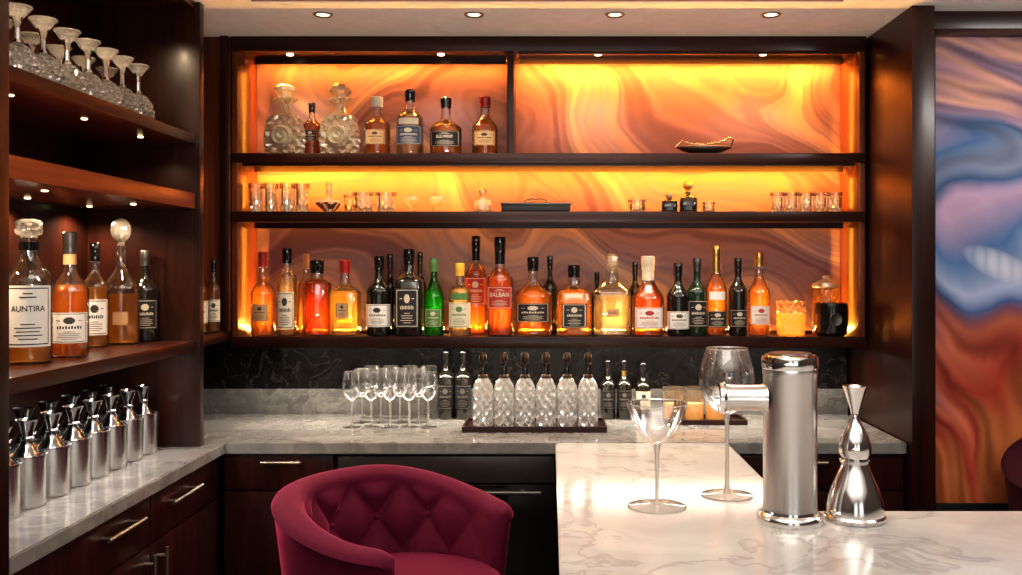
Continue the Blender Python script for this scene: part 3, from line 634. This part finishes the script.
sb(312, 17, 103, 1, 'small amber bottle between the two ornate crystal decanters', zs=S3, liq=DAMBER, cap=BLACK, group=G3, lab=BLKP, lz=(.3, .5), half=.9)
sb(377, 27, 97, 0, 'amber bottle with plain cream cap on the top shelf beside a decanter', zs=S3, liq=HONEY, cap=WHITEC, group=G3, body=.52, sh=.14, nk=.38, lab=TAN, lz=(.18, .42), half=.8, fill=.6)
sb(410, 27, 90, 0, 'clear bottle with navy and cream label, tallest on the top shelf', zs=S3, liq=PALE, cap=BLACK, group=G3, body=.56, sh=.16, nk=.34, lab=BLUP, lz=(.16, .44), fill=.66, top2=CREAM)
sb(446, 32, 98, 0, 'round-shouldered amber bottle with wide black label on the top shelf', zs=S3, liq=AMBER, cap=BLACK, group=G3, body=.46, sh=.18, nk=.3, lab=BLKP, lz=(.14, .40), text='BULWINT', fill=.6, tw=1.05)
sb(485, 26, 97, 0, 'amber bottle with red cap beside the divider on the top shelf', zs=S3, liq=AMBER, cap=REDC, group=G3, body=.46, sh=.22, nk=.36, lab=TAN, lz=(.16, .40), half=.9, fill=.68)
Y = 3.66
t = thing('dish', 'boat shaped dark metal dish with raised curved handle on right of top shelf', 'dish', (P(704, Y), Y, S3))
b = bmesh.new(); rows = []
for i in range(25):
    u = -1 + 2 * i / 24; row = []
    wd = .055 * max(.03, (1 - u * u)) ** .7
    for j in range(9):
        v = -1 + 2 * j / 8
        row.append(b.verts.new((u * .108, v * wd, .012 + .030 * u * u + .028 * v * v * (1 - u * u) )))
    rows.append(row)
for a, c in zip(rows[:-1], rows[1:]):
    for j in range(8): b.faces.new((a[j], a[j + 1], c[j + 1], c[j]))
o = mk('bowl', b, DSTEEL, t); sm = o.modifiers.new('thickness', 'SOLIDIFY'); sm.thickness = .004
mk('foot', LA([(0, 0), (.03, 0), (.026, .012), (0, .014)], seg=24), DSTEEL, t)
b = bmesh.new(); tube(b, [(-.108, .0, .042), (-.085, 0, .064), (-.05, 0, .052), (.0, 0, .048), (.06, 0, .058), (.098, 0, .076), (.112, 0, .07), (.104, 0, .045)], .004); mk('handle', b, DCHROME, t)

# ------------------------------------------------------------------ left shelving content
def face(x, y): return math.atan2(-x, y)
AMBL = clear_mix('side_amber_liquid', (1, .55, .11), transl=.46, dif=.08, refr=.6)
DAMBL = clear_mix('side_deep_amber_liquid', (1, .40, .06), transl=.46, dif=.08, refr=.6)
G4 = 'large bottles on the left shelf'
def lb(px, base, top, w, label, **kw):
    Y = F * (E - A1) / (base - HY); k = F / Y; x = P(px, Y)
    return bottle(label, x, Y, A1, w / 2 / k, (base - top) / k, rot=face(x, Y) * kw.pop('fc', .9), group=G4, **kw)
lb(29, 363, 219, 42, 'largest bottle on the left shelf, big white label and squat glass stopper', liq=AMBL, cap=CRYST, body=.58, sh=.16, nk=.42, ch=.13, cutcap=True, lab=WHITE, lz=(.12, .54), text='AUNTIRA', half=1.15, foil=BLACK, fz=.84, fill=.46, tw=1.5)
lb(70, 357, 232, 35, 'amber bottle with cream label and dark cap, second on left shelf', liq=DAMBL, cap=DSTEEL, body=.52, sh=.2, nk=.33, lab=WHITE, lz=(.12, .36), half=1.1, foil=TAN, fill=.58)
lb(95, 347, 243, 25, 'amber bottle with white label and dark cap, third on left shelf', liq=AMBL, cap=BLACK, body=.58, sh=.16, lab=WHITE, lz=(.12, .46), half=1.1, fill=.58)
lb(121, 344, 218, 35, 'round decanter of amber spirit with ornate crystal ball stopper', liq=AMBL, cap=CRYST, body=.44, sh=.20, nk=.26, ch=.22, ball=.82, lab=TAN, lz=(.16, .26), half=.4, fill=.40, name='decanter', cat='decanter', lines=False)
lb(145, 341.2, 250, 24, 'dark bottle with black label next to the ball-stopper decanter', glass=DGLASS, cap=DSTEEL, body=.56, sh=.16, lab=BLKP, lz=(.14, .46), fc=1)
bottle('slim amber bottle with pale label in the shelf corner, nearer the left shelving', -1.247, 3.395, A1, .023, .26, liq=AMBL, cap=BLACK, lab=CREAM, lz=(.15, .45), rot=.3, group='corner bottles')
bottle('slim amber bottle with pale label in the shelf corner, nearer the backlit shelving', -1.229, 3.472, A1, .023, .265, liq=AMBL, cap=BLACK, lab=CREAM, lz=(.15, .45), rot=.3, group='corner bottles')
bottle('dark slim bottle behind the large white-labelled bottle on the left shelf', -1.43, 2.62, A1, .034, .31, glass=DGLASS, cap=BLACK, lab=CREAM, lz=(.15, .45), rot=.4, group=G4)
gb = None
for i, px in enumerate([17, 43, 67, 88, 106, 122, 138]):
    x = -1.25; Y = F * 1.25 / (550 - px)
    lbl = 'upside-down cut crystal goblet, %s from the viewer in the front row, upper left shelf' % ORD[i]
    if gb is None:
        gb = thing('goblet', lbl, 'glass', (x, Y, A3), 0, 'upside-down crystal goblets')
        bp_ = []
        for q in range(17):
            u = q / 16; bp_.append((.048 * math.sqrt(max(0, 1 - (u * .98) ** 2.6)) + .006 * u, .092 * u))
        mk('bowl', LA(bp_, seg=40, fac=cut(10, 34, .22)), CRYST, gb, smooth=False)
        mk('stem', LA([(.008, .088), (.012, .096), (.007, .104), (.006, .13), (.010, .148), (.016, .156)], seg=8), CRYST, gb, smooth=False)
        mk('foot', LA([(.014, .154), (.022, .163), (.030, .174), (.035, .178), (.033, .182), (0, .178)], seg=16, fac=cut(8, 40, .1)), CRYST, gb, smooth=False)
    else: dup(gb, (x, Y, A3), .2 * i, lbl)
for i, Y in enumerate([2.36, 2.50, 2.64, 2.78, 2.93]):
    dup(gb, (-1.365, Y, A3), .4 * i, 'upside-down cut crystal goblet, %s from the viewer in the rear row, upper left shelf' % ORD[i])
sk = None
for i, Y in enumerate([2.08, 2.20, 2.315, 2.43, 2.54, 2.65, 2.76, 2.87, 2.98]):
    x = -1.275
    lbl = 'straight steel cup with dark flared top, %s from the viewer on the left worktop' % ORD[i]
    if sk is None:
        sk = thing('cocktail_shaker', lbl, 'cocktail shaker', (x, Y, .9), 0, 'steel cups on the left worktop')
        mk('cup', LA([(0, 0), (.039, 0), (.0415, .003), (.0425, .04), (.0440, .118), (.0455, .122), (.0455, .126), (.042, .127), (.038, .118)], seg=40), SILVER, sk)
        mk('flared_top', LA(smoothp([(.032, .121), (.026, .132), (.016, .148), (.0125, .164), (.0145, .180), (.020, .196), (.026, .210)]) + [(.028, .212), (.0255, .212), (.019, .197), (0, .184)], seg=32), DCHROME, sk)
        mk('collar', LA([(.0125, .160), (.0155, .163), (.0155, .167), (.0125, .170)], seg=24), CHROME, sk)
    else: dup(sk, (x, Y, .9), .3 * i, lbl)
for i, Y in enumerate([2.26, 2.38, 2.50, 2.62, 2.74, 2.86, 2.98]):
    dup(sk, (-1.385, Y, .9), .3, 'straight steel cup with dark flared top, %s from viewer in the row against the wall' % ORD[i])

# ------------------------------------------------------------------ back worktop items
def wine(label, x, y, z, group=None, R=.0345, H=.2, m=None, name='wine_glass'):
    t = thing(name, label, 'glass', (x, y, z), 0, group); m = m or CLEARF
    b0 = H * .48
    pr = [(.004, b0), (R * .45, b0 + H * .03), (R * .82, b0 + H * .10), (R, b0 + H * .22), (R * 1.02, b0 + H * .30), (R * .95, b0 + H * .42), (R * .86, H)]
    mk('bowl', LA(pr, seg=36), m, t)
    mk('rim', LA([(R * .85, H - .001), (R * .868, H - .0005), (R * .862, H + .0008), (R * .85, H)], seg=36), CRYST, t)
    mk('stem', LA([(.0065, .006), (.0035, H * .12), (.003, H * .3), (.0042, b0 - .004), (.005, b0 + .001)], seg=14), CRYST, t)
    mk('foot', LA([(0, 0), (R * .9, 0), (R * .92, .002), (R * .5, .004), (.0065, .008), (0, .008)], seg=32), m, t)
    return t
WG = 'stemmed glasses on the back worktop'
w0 = None
for row, (Y, pxs) in enumerate([(3.46, [352, 371, 390, 409, 428]), (3.57, [362, 381, 400, 419]), (3.68, [372, 391, 410, 429])]):
    for i, px in enumerate(pxs):
        lbl = 'clear stemmed wine glass, %s from left in the %s row of the cluster' % (ORD[i], ['front', 'middle', 'rear'][row])
        if w0 is None: w0 = wine(lbl, P(px, Y), Y, .9, group=WG)
        else: dup(w0, (P(px, Y), Y, .9), 0, lbl)
for i, px in enumerate([446, 463]):
    bottle(['dark wine bottle just right of the stemmed glass cluster', 'dark wine bottle just left of the crystal decanter tray'][i], P(px, 3.66), 3.66, .9, .033, .265, glass=DGLASS, cap=BLACK, body=.6, sh=.14, lab=BLKP, lz=(.15, .5), tcol=BRONZE, name='wine_bottle', group='dark bottles under the shelf')
TR = thing('serving_tray', 'dark wooden tray holding six crystal decanters on the back worktop', 'tray', (P(535, 3.45), 3.45, .9))
mk('tray', B(-.252, .252, -.10, .10, 0, .010, bev=.002), WX, TR)
b = bmesh.new()
for a in ((-.256, .256, -.104, -.096), (-.256, .256, .096, .104), (-.256, -.248, -.096, .096), (.248, .256, -.096, .096)): box(b, *a, 0, .020)
mk('rim', b, WX, TR)
DBR = principled('stopper_bronze', (.08, .045, .025), .3, .9)
CRYSD = clear_mix('sparkling_crystal', (1, .97, .92), 1.5, .45, .46, .01, gl=.30, dif=.6)
d0 = None
for i, px in enumerate([483, 504, 525, 546, 567, 588]):
    Y = 3.435; lbl = 'square cut crystal decanter with dark neck, %s from left on the tray' % ORD[i]
    if d0 is None:
        d0 = thing('decanter', lbl, 'decanter', (P(px, Y), Y, .910), 0, 'crystal decanters on the tray')
        mk('body', LA([(0, 0, 6), (.032, 0, 6)] + [(.0360, .004 + .132 * i2 / 20, 6) for i2 in range(21)] + [(.0350, .146, 5), (.029, .160, 3.5), (.0200, .170, 2.5), (.0135, .178, 2)], seg=48, fac=cut(8, 24, .34)), CRYSD, d0, smooth=False)
        mk('neck', LA([(.0140, .176), (.0120, .192), (.0110, .215), (.0115, .228), (.0145, .232)], seg=24), DGLASS, d0)
        mk('collar', LA([(.0165, .172), (.0180, .177), (.0160, .183), (.0130, .186)], seg=24), DBR, d0)
        mk('stopper', LA([(0, .226), (.012, .226), (.0150, .236), (.0125, .258), (.008, .264), (0, .265)], seg=16), DBR, d0)
    else: dup(d0, (P(px, Y), Y, .910), 0, lbl)
for i, (px, h, kw) in enumerate([(608, .225, dict(label='dark bottle just right of the crystal decanters under the shelf', lab=BLKP, tcol=BRONZE)), (624, .225, dict(label='dark bottle with thin gold band, second right of the decanters', lab=BLKP, foil=GOLD, tcol=BRONZE)),
                  (643, .215, dict(label='dark bottle with cream label beside the candle jars', lab=CREAM))]):
    l_ = kw.pop('label'); bottle(l_, P(px, 3.66), 3.66, .9, .029, h, glass=DGLASS, cap=BLACK, body=.58, sh=.16, lz=(.18, .5), name='wine_bottle', group='dark bottles under the shelf', **kw)
TR2 = thing('serving_tray', 'small dark wooden tray under the three candle jars', 'tray', (P(699, 3.6), 3.58, .9))
mk('tray', B(-.16, .16, -.07, .07, 0, .010), WX, TR2)
b = bmesh.new()
for a in ((-.164, .164, -.074, -.066), (-.164, .164, .066, .074), (-.164, -.156, -.066, .066), (.156, .164, -.066, .066)): box(b, *a, 0, .018)
mk('rim', b, WX, TR2)
cj = None
for i, px in enumerate([673, 694, 715]):
    Y = 3.585; lbl = ['ribbed candle jar glowing amber, left of three on the small tray', 'ribbed candle jar glowing amber, middle of three on the small tray', 'ribbed candle jar glowing amber, right of three, behind the big wine glass'][i]
    if cj is None:
        cj = thing('candle_jar', lbl, 'candle', (P(px, Y), Y, .91), 0, 'candle jars on the small tray')
        mk('glass', LA([(0, 0), (.034, 0), (.036, .005), (.036, .115), (.033, .115)], seg=60, fac=lambda a, z: 1 + .025 * math.cos(12 * a)), thin_glass('warm_jar_glass', (1, .82, .6), .05, .1, .22, .06), cj)
        mk('wax', LA([(0, .004), (.031, .004), (.031, .06), (.02, .056), (0, .056)], seg=24), principled('pale_candle_wax', (.6, .42, .25), .6, emis=(1, .5, .15), es=.4), cj)
        mk('rim', LA([(.033, .113), (.039, .114), (.039, .121), (.033, .122)], seg=32), BRONZE, cj)
    else: dup(cj, (P(px, Y), Y, .91), 0, lbl)

# ------------------------------------------------------------------ foreground glasses, dispenser, jigger
Y = 2.305; k = F / Y
t = thing('coupe_glass', 'wide coupe cocktail glass standing alone on the marble bar', 'glass', (P(657, Y), Y, .9))
r = 30.5 / k
cb = smoothp([(.006, .152), (.018, .157), (.035, .170), (.051, .190), (.063, .214), (.0705, .236), (r, .252)], 4)
mk('bowl', LA(cb, seg=64), thin_glass('coupe_crystal', (.98, .98, .98), .04, .06, .44, .10), t)
mk('rim', LA([(r * .99, .251), (r * 1.005, .2512), (r * 1.006, .2535), (r * .99, .253)], seg=64), CRYSW, t)
mk('stem', LA([(.009, .006), (.005, .02), (.0042, .07), (.005, .125), (.008, .146), (.007, .154)], seg=20), CRYSW, t)
rf = .0715
mk('foot', LA([(rf, .0025), (rf * .6, .005), (.010, .010)], seg=56), CLEARF, t)
mk('foot_rim', LA([(rf * .965, 0), (rf * 1.0, .001), (rf * .99, .004), (rf * .955, .003)], seg=56), CRYSW, t)
Y = 2.42; k = F / Y
t = thing('wine_glass', 'tall balloon wine glass behind the spout of the steel dispenser', 'glass', (P(727, Y), Y, .9))
H = .375
sp_ = smoothp([(.005, .206), (.018, .210), (.040, .223), (.058, .246), (.0685, .275), (.0705, .298), (.0675, .325), (.0600, .352), (.0525, H)], 4)
mk('bowl', LA(sp_, seg=64), BARG, t)
mk('rim', LA([(.0512, H - .002), (.0530, H - .001), (.0528, H + .0015), (.0512, H)], seg=56), CRYSW, t)
mk('stem', LA([(.010, .007), (.0055, .03), (.0045, .10), (.005, .185), (.009, .204), (.006, .210)], seg=20), CRYSW, t)
mk('foot', LA([(.066, .0025), (.035, .005), (.012, .010)], seg=56), CLEARF, t)
mk('foot_rim', LA([(.0635, 0), (.066, .001), (.0655, .004), (.063, .003)], seg=56), CRYSW, t)

Y = 2.175; x = P(790, Y)
t = thing('drink_dispenser', 'tall brushed steel cylinder dispenser with a side spout on the marble bar', 'dispenser', (x, Y, .9))
mk('body', LA([(.062, .028), (.0605, .04), (.0605, .335), (.062, .338), (.062, .352)], seg=64), BRUSH, t)
mk('base_flange', LA([(0, 0), (.072, 0), (.074, .003), (.074, .014), (.070, .020), (.064, .024), (.0625, .03)], seg=64), CHROME, t)
mk('top_cap', LA([(.062, .350), (.064, .353), (.064, .374), (.062, .379), (.056, .382), (0, .383)], seg=64), CHROME, t)
mk('top_inset', LA([(.050, .3828), (.048, .386), (.02, .387), (0, .387)], seg=48), DSTEEL, t)
s = mk('spout', LA([(.034, -.056), (.032, -.062), (.030, -.068), (.0295, -.095), (.0300, -.125), (.0315, -.150)], seg=40, axis='X', off=(0, 0, .283)), BRUSH, t)
mk('spout_lip', LA([(.0315, -.148), (.0340, -.151), (.0355, -.157), (.0340, -.163), (.026, -.165), (.022, -.15), (0, -.148)], seg=40, axis='X', off=(0, 0, .283)), CHROME, s)

Y = 2.19; x = P(855, Y)
t = thing('jigger', 'polished steel bell-based jigger with narrow flared top beside the dispenser', 'jigger', (x, Y, .9))
mk('bell_base', LA([(0, 0), (.066, 0), (.069, .003), (.069, .010), (.065, .015)] + smoothp([(.0655, .020), (.0635, .038), (.056, .066), (.045, .092), (.0345, .116), (.0295, .132)]), seg=56), CHROME, t)
mk('ring', LA([(.0295, .130), (.034, .133), (.034, .138), (.0295, .141)], seg=48), CHROME, t)
mk('bulb', LA(smoothp([(.029, .140), (.0345, .150), (.0365, .166), (.0330, .186), (.0235, .207), (.0135, .223), (.0090, .236), (.0090, .247)]), seg=48), CHROME, t)
mk('cup', LA(smoothp([(.0090, .245), (.0110, .254), (.0160, .270), (.0220, .289), (.0275, .305)]) + [(.0285, .308), (.0260, .308), (.021, .292), (0, .270)], seg=40), CHROME, t)

# ------------------------------------------------------------------ barrel chairs
def chair(label, loc, rot, m):
    root = thing('bar_chair', label, 'chair', loc, rot, 'velvet bar chairs')
    PM = R_(124); NU = 170
    def rimz(ph):
        a = min(1, max(0, (abs(ph) - R_(30)) / R_(94))); return .900 - .085 * (a * a * (3 - 2 * a))
    def Rm(z): return .258 + .042 * max(0, min(1, (z - .54) / .34))
    bm = bmesh.new(); rings = []
    a_, b_ = .150, .205
    def tuft(s, z):
        q = abs(math.sin(PI * (s / a_ + z / b_))) * abs(math.sin(PI * (s / a_ - z / b_)))
        return q ** .55
    for i in range(NU + 1):
        ph = -PM + 2 * PM * i / NU
        zt = rimz(ph); e = min(1, (PM - abs(ph)) / R_(10)); th = .070 * math.sqrt(max(0, 1 - (1 - e) ** 2)) + .004
        zt2 = zt - .02 * (1 - e) ** 2
        prof = []
        for j in range(9): z = .485 + (zt2 - .035 - .485) * j / 8; prof.append((Rm(z) + th * .5, z))
        rc = Rm(zt2)
        for j in range(1, 10):
            an = PI * j / 10; prof.append((rc + (th * .5 + .006) * math.cos(an), zt2 - .035 + .038 * math.sin(an)))
        for j in range(37):
            z = zt2 - .035 - (zt2 - .035 - .58) * j / 36
            d = tuft(ph * .26, z - .76)
            fd = min(1, j / 5) * min(1, e) * max(.25, min(1, (R_(115) - abs(ph)) / R_(45)))
            prof.append((Rm(z) - th * .5 - .034 * d * fd + .015 * fd, z))
        prof.append((Rm(.52) - th * .5, .51))
        rings.append([bm.verts.new((r * math.sin(ph), r * math.cos(ph), z)) for r, z in prof])
    for A, Bq in zip(rings[:-1], rings[1:]):
        for j in range(len(A) - 1): bm.faces.new((A[j], A[j + 1], Bq[j + 1], Bq[j]))
        bm.faces.new((A[-1], A[0], Bq[0], Bq[-1]))
    bm.faces.new(rings[0]); bm.faces.new(rings[-1][::-1])
    bk = mk('backrest', bm, m, root, ang=60)
    for i in range(-8, 9):
        for j in range(-8, 9):
            s = a_ * (i + j) / 2; z = .76 + b_ * (i - j) / 2; ph = s / .26
            if abs(ph) > R_(85) or z < .68 or z > rimz(ph) - .03: continue
            r = Rm(z) - .024
            bm = bmesh.new(); bmesh.ops.create_uvsphere(bm, u_segments=12, v_segments=8, radius=.0085)
            bmesh.ops.translate(bm, vec=(r * math.sin(ph), r * math.cos(ph), z), verts=bm.verts); mk('button', bm, m, bk)
    sp = []
    for i in range(0, 9):
        a = -PI / 2 + PI * i / 8; sp.append((.205 + .040 * math.cos(a), .618 + .045 * math.sin(a), 2.4))
    mk('seat', LA([(0, .573, 2.4)] + sp + [(.12, .672, 2.2), (0, .676, 2)], seg=56, off=(0, -.012, 0)), m, root, ang=80)
    mk('seat_base', LA([(0, .47), (.23, .47), (.272, .485), (.272, .51), (.21, .58), (0, .58)], seg=48), m, root)
    mk('column', LA([(0, .02), (.035, .02), (.03, .06), (.03, .47), (0, .47)], seg=24), DSTEEL, root)
    bm = bmesh.new()
    tube(bm, [(.2 * math.cos(2 * PI * i / 36), .2 * math.sin(2 * PI * i / 36), .22) for i in range(37)], .010); tube(bm, [(-.2, 0, .22), (.2, 0, .22)], .008)
    mk('foot_ring', bm, DSTEEL, root)
    mk('base_plate', LA([(0, 0), (.22, 0), (.22, .012), (.06, .022), (0, .022)], seg=48), DSTEEL, root)
    return root
ch = chair('burgundy velvet barrel bar chair with buttoned back in front of the fridge', (-.385, 2.52, 0), R_(60), VELVET)
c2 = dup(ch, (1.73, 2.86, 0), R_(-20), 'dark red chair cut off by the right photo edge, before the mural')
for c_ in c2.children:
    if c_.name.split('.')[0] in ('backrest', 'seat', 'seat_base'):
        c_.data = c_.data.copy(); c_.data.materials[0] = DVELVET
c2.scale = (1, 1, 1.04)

# ------------------------------------------------------------------ lights
def area(loc, sx, sy, power, col, rot=(0, 0, 0), spread=180):
    l = bpy.data.lights.new('area', 'AREA'); l.shape = 'RECTANGLE'; l.size = sx; l.size_y = sy; l.energy = power; l.color = col; l.spread = R_(spread)
    o = bpy.data.objects.new('area_light', l); C.objects.link(o); o.location = loc; o.rotation_euler = rot; return o
def spot(loc, power, col, ang=100, blend=.6, rot=(0, 0, 0), size=.02):
    l = bpy.data.lights.new('spot', 'SPOT'); l.energy = power; l.color = col; l.spot_size = R_(ang); l.spot_blend = blend; l.shadow_soft_size = size
    o = bpy.data.objects.new('spot_light', l); C.objects.link(o); o.location = loc; o.rotation_euler = rot; return o
OR = (1, .30, .024); WW = (1, .74, .48); NW = (1, .95, .90)
area((-.66, YL, 2.286), .98, .012, 4.5, OR, (R_(24), 0, 0))
area((.51, YL, 2.286), 1.26, .012, 14, OR, (R_(24), 0, 0))
area((.51, YL2, 2.287), 1.26, .010, 4, OR, (R_(40), 0, 0), 120)
area((0, YL, S3 - .039), 2.3, .012, 15, OR, (R_(24), 0, 0))
area((0, YL2, S3 - .038), 2.3, .010, 5, OR, (R_(50), 0, 0), 120)
area((0, YL, S2 - .042), 2.3, .012, .8, OR, (R_(24), 0, 0))
area((0, 3.772, S1 + .007), 2.3, .010, 42, (1, .47, .09), (PI + R_(54), 0, 0), 115)
for sx in (-1, 1):                                  # small strips grazing the inner side panels
    for zc, hh, pw in ((1.45, .40, .7), (1.775, .12, .25), (2.10, .32, .5)):
        area((sx * 1.115, 3.745, zc), hh, .008, pw, (1, .34, .03), (0, R_(90) * -sx, 0))
area((0, 3.57, 1.178), 2.2, .02, 13, (1, .87, .70))
for px in (323, 474, 615, 771): spot((P(px, 3.23), 3.23, ZC - .012), 22, (1, .86, .70), 115)
for px in (290, 441, 598, 763): spot((P(px, 3.62), 3.62, 2.283), 5, WW, 120)
for (xx, yy, zz) in SPOTS: spot((xx, yy, zz - .008), 9.0 if zz > 2 else ((9.0 if xx < -1.3 else 6.0) if zz < 1.7 else 3.0), WW, 150, size=.012)
area((-1.22, 2.5, A1 - .045), .02, 1.0, 3, (1, .95, .9))
area((.0, 1.0, 2.44), 1.6, 1.6, 18, NW)
area((1.9, 1.6, 2.32), .8, .8, 4, NW)
area((1.9, 2.3, 2.32), .7, .2, 13, NW, (R_(35), 0, 0))
area((.2, .2, 1.0), 1.5, 1.0, 68, (1, .95, .88), (PI, 0, 0))         # added unseen fill, aimed up to brighten the ceiling
w = bpy.data.worlds.new('room_ambient'); SC.world = w; w.use_nodes = True
w.node_tree.nodes['Background'].inputs[0].default_value = (.97, .96, .95, 1); w.node_tree.nodes['Background'].inputs[1].default_value = 1.25

# ------------------------------------------------------------------ camera
cam = bpy.data.cameras.new('camera'); co = bpy.data.objects.new('camera', cam); C.objects.link(co)
co.location = (0, 0, E); co.rotation_euler = (R_(90), 0, 0)
cam.sensor_width = 36; cam.lens = 36 * F / 1022
cam.shift_x = -(VX - 511) / 1022; cam.shift_y = -(287.5 - HY) / 1022
cam.clip_start = .02
SC.camera = co
SC.view_settings.view_transform = 'Standard'
try: SC.view_settings.look = 'Medium High Contrast'
except Exception as ex: print(ex)
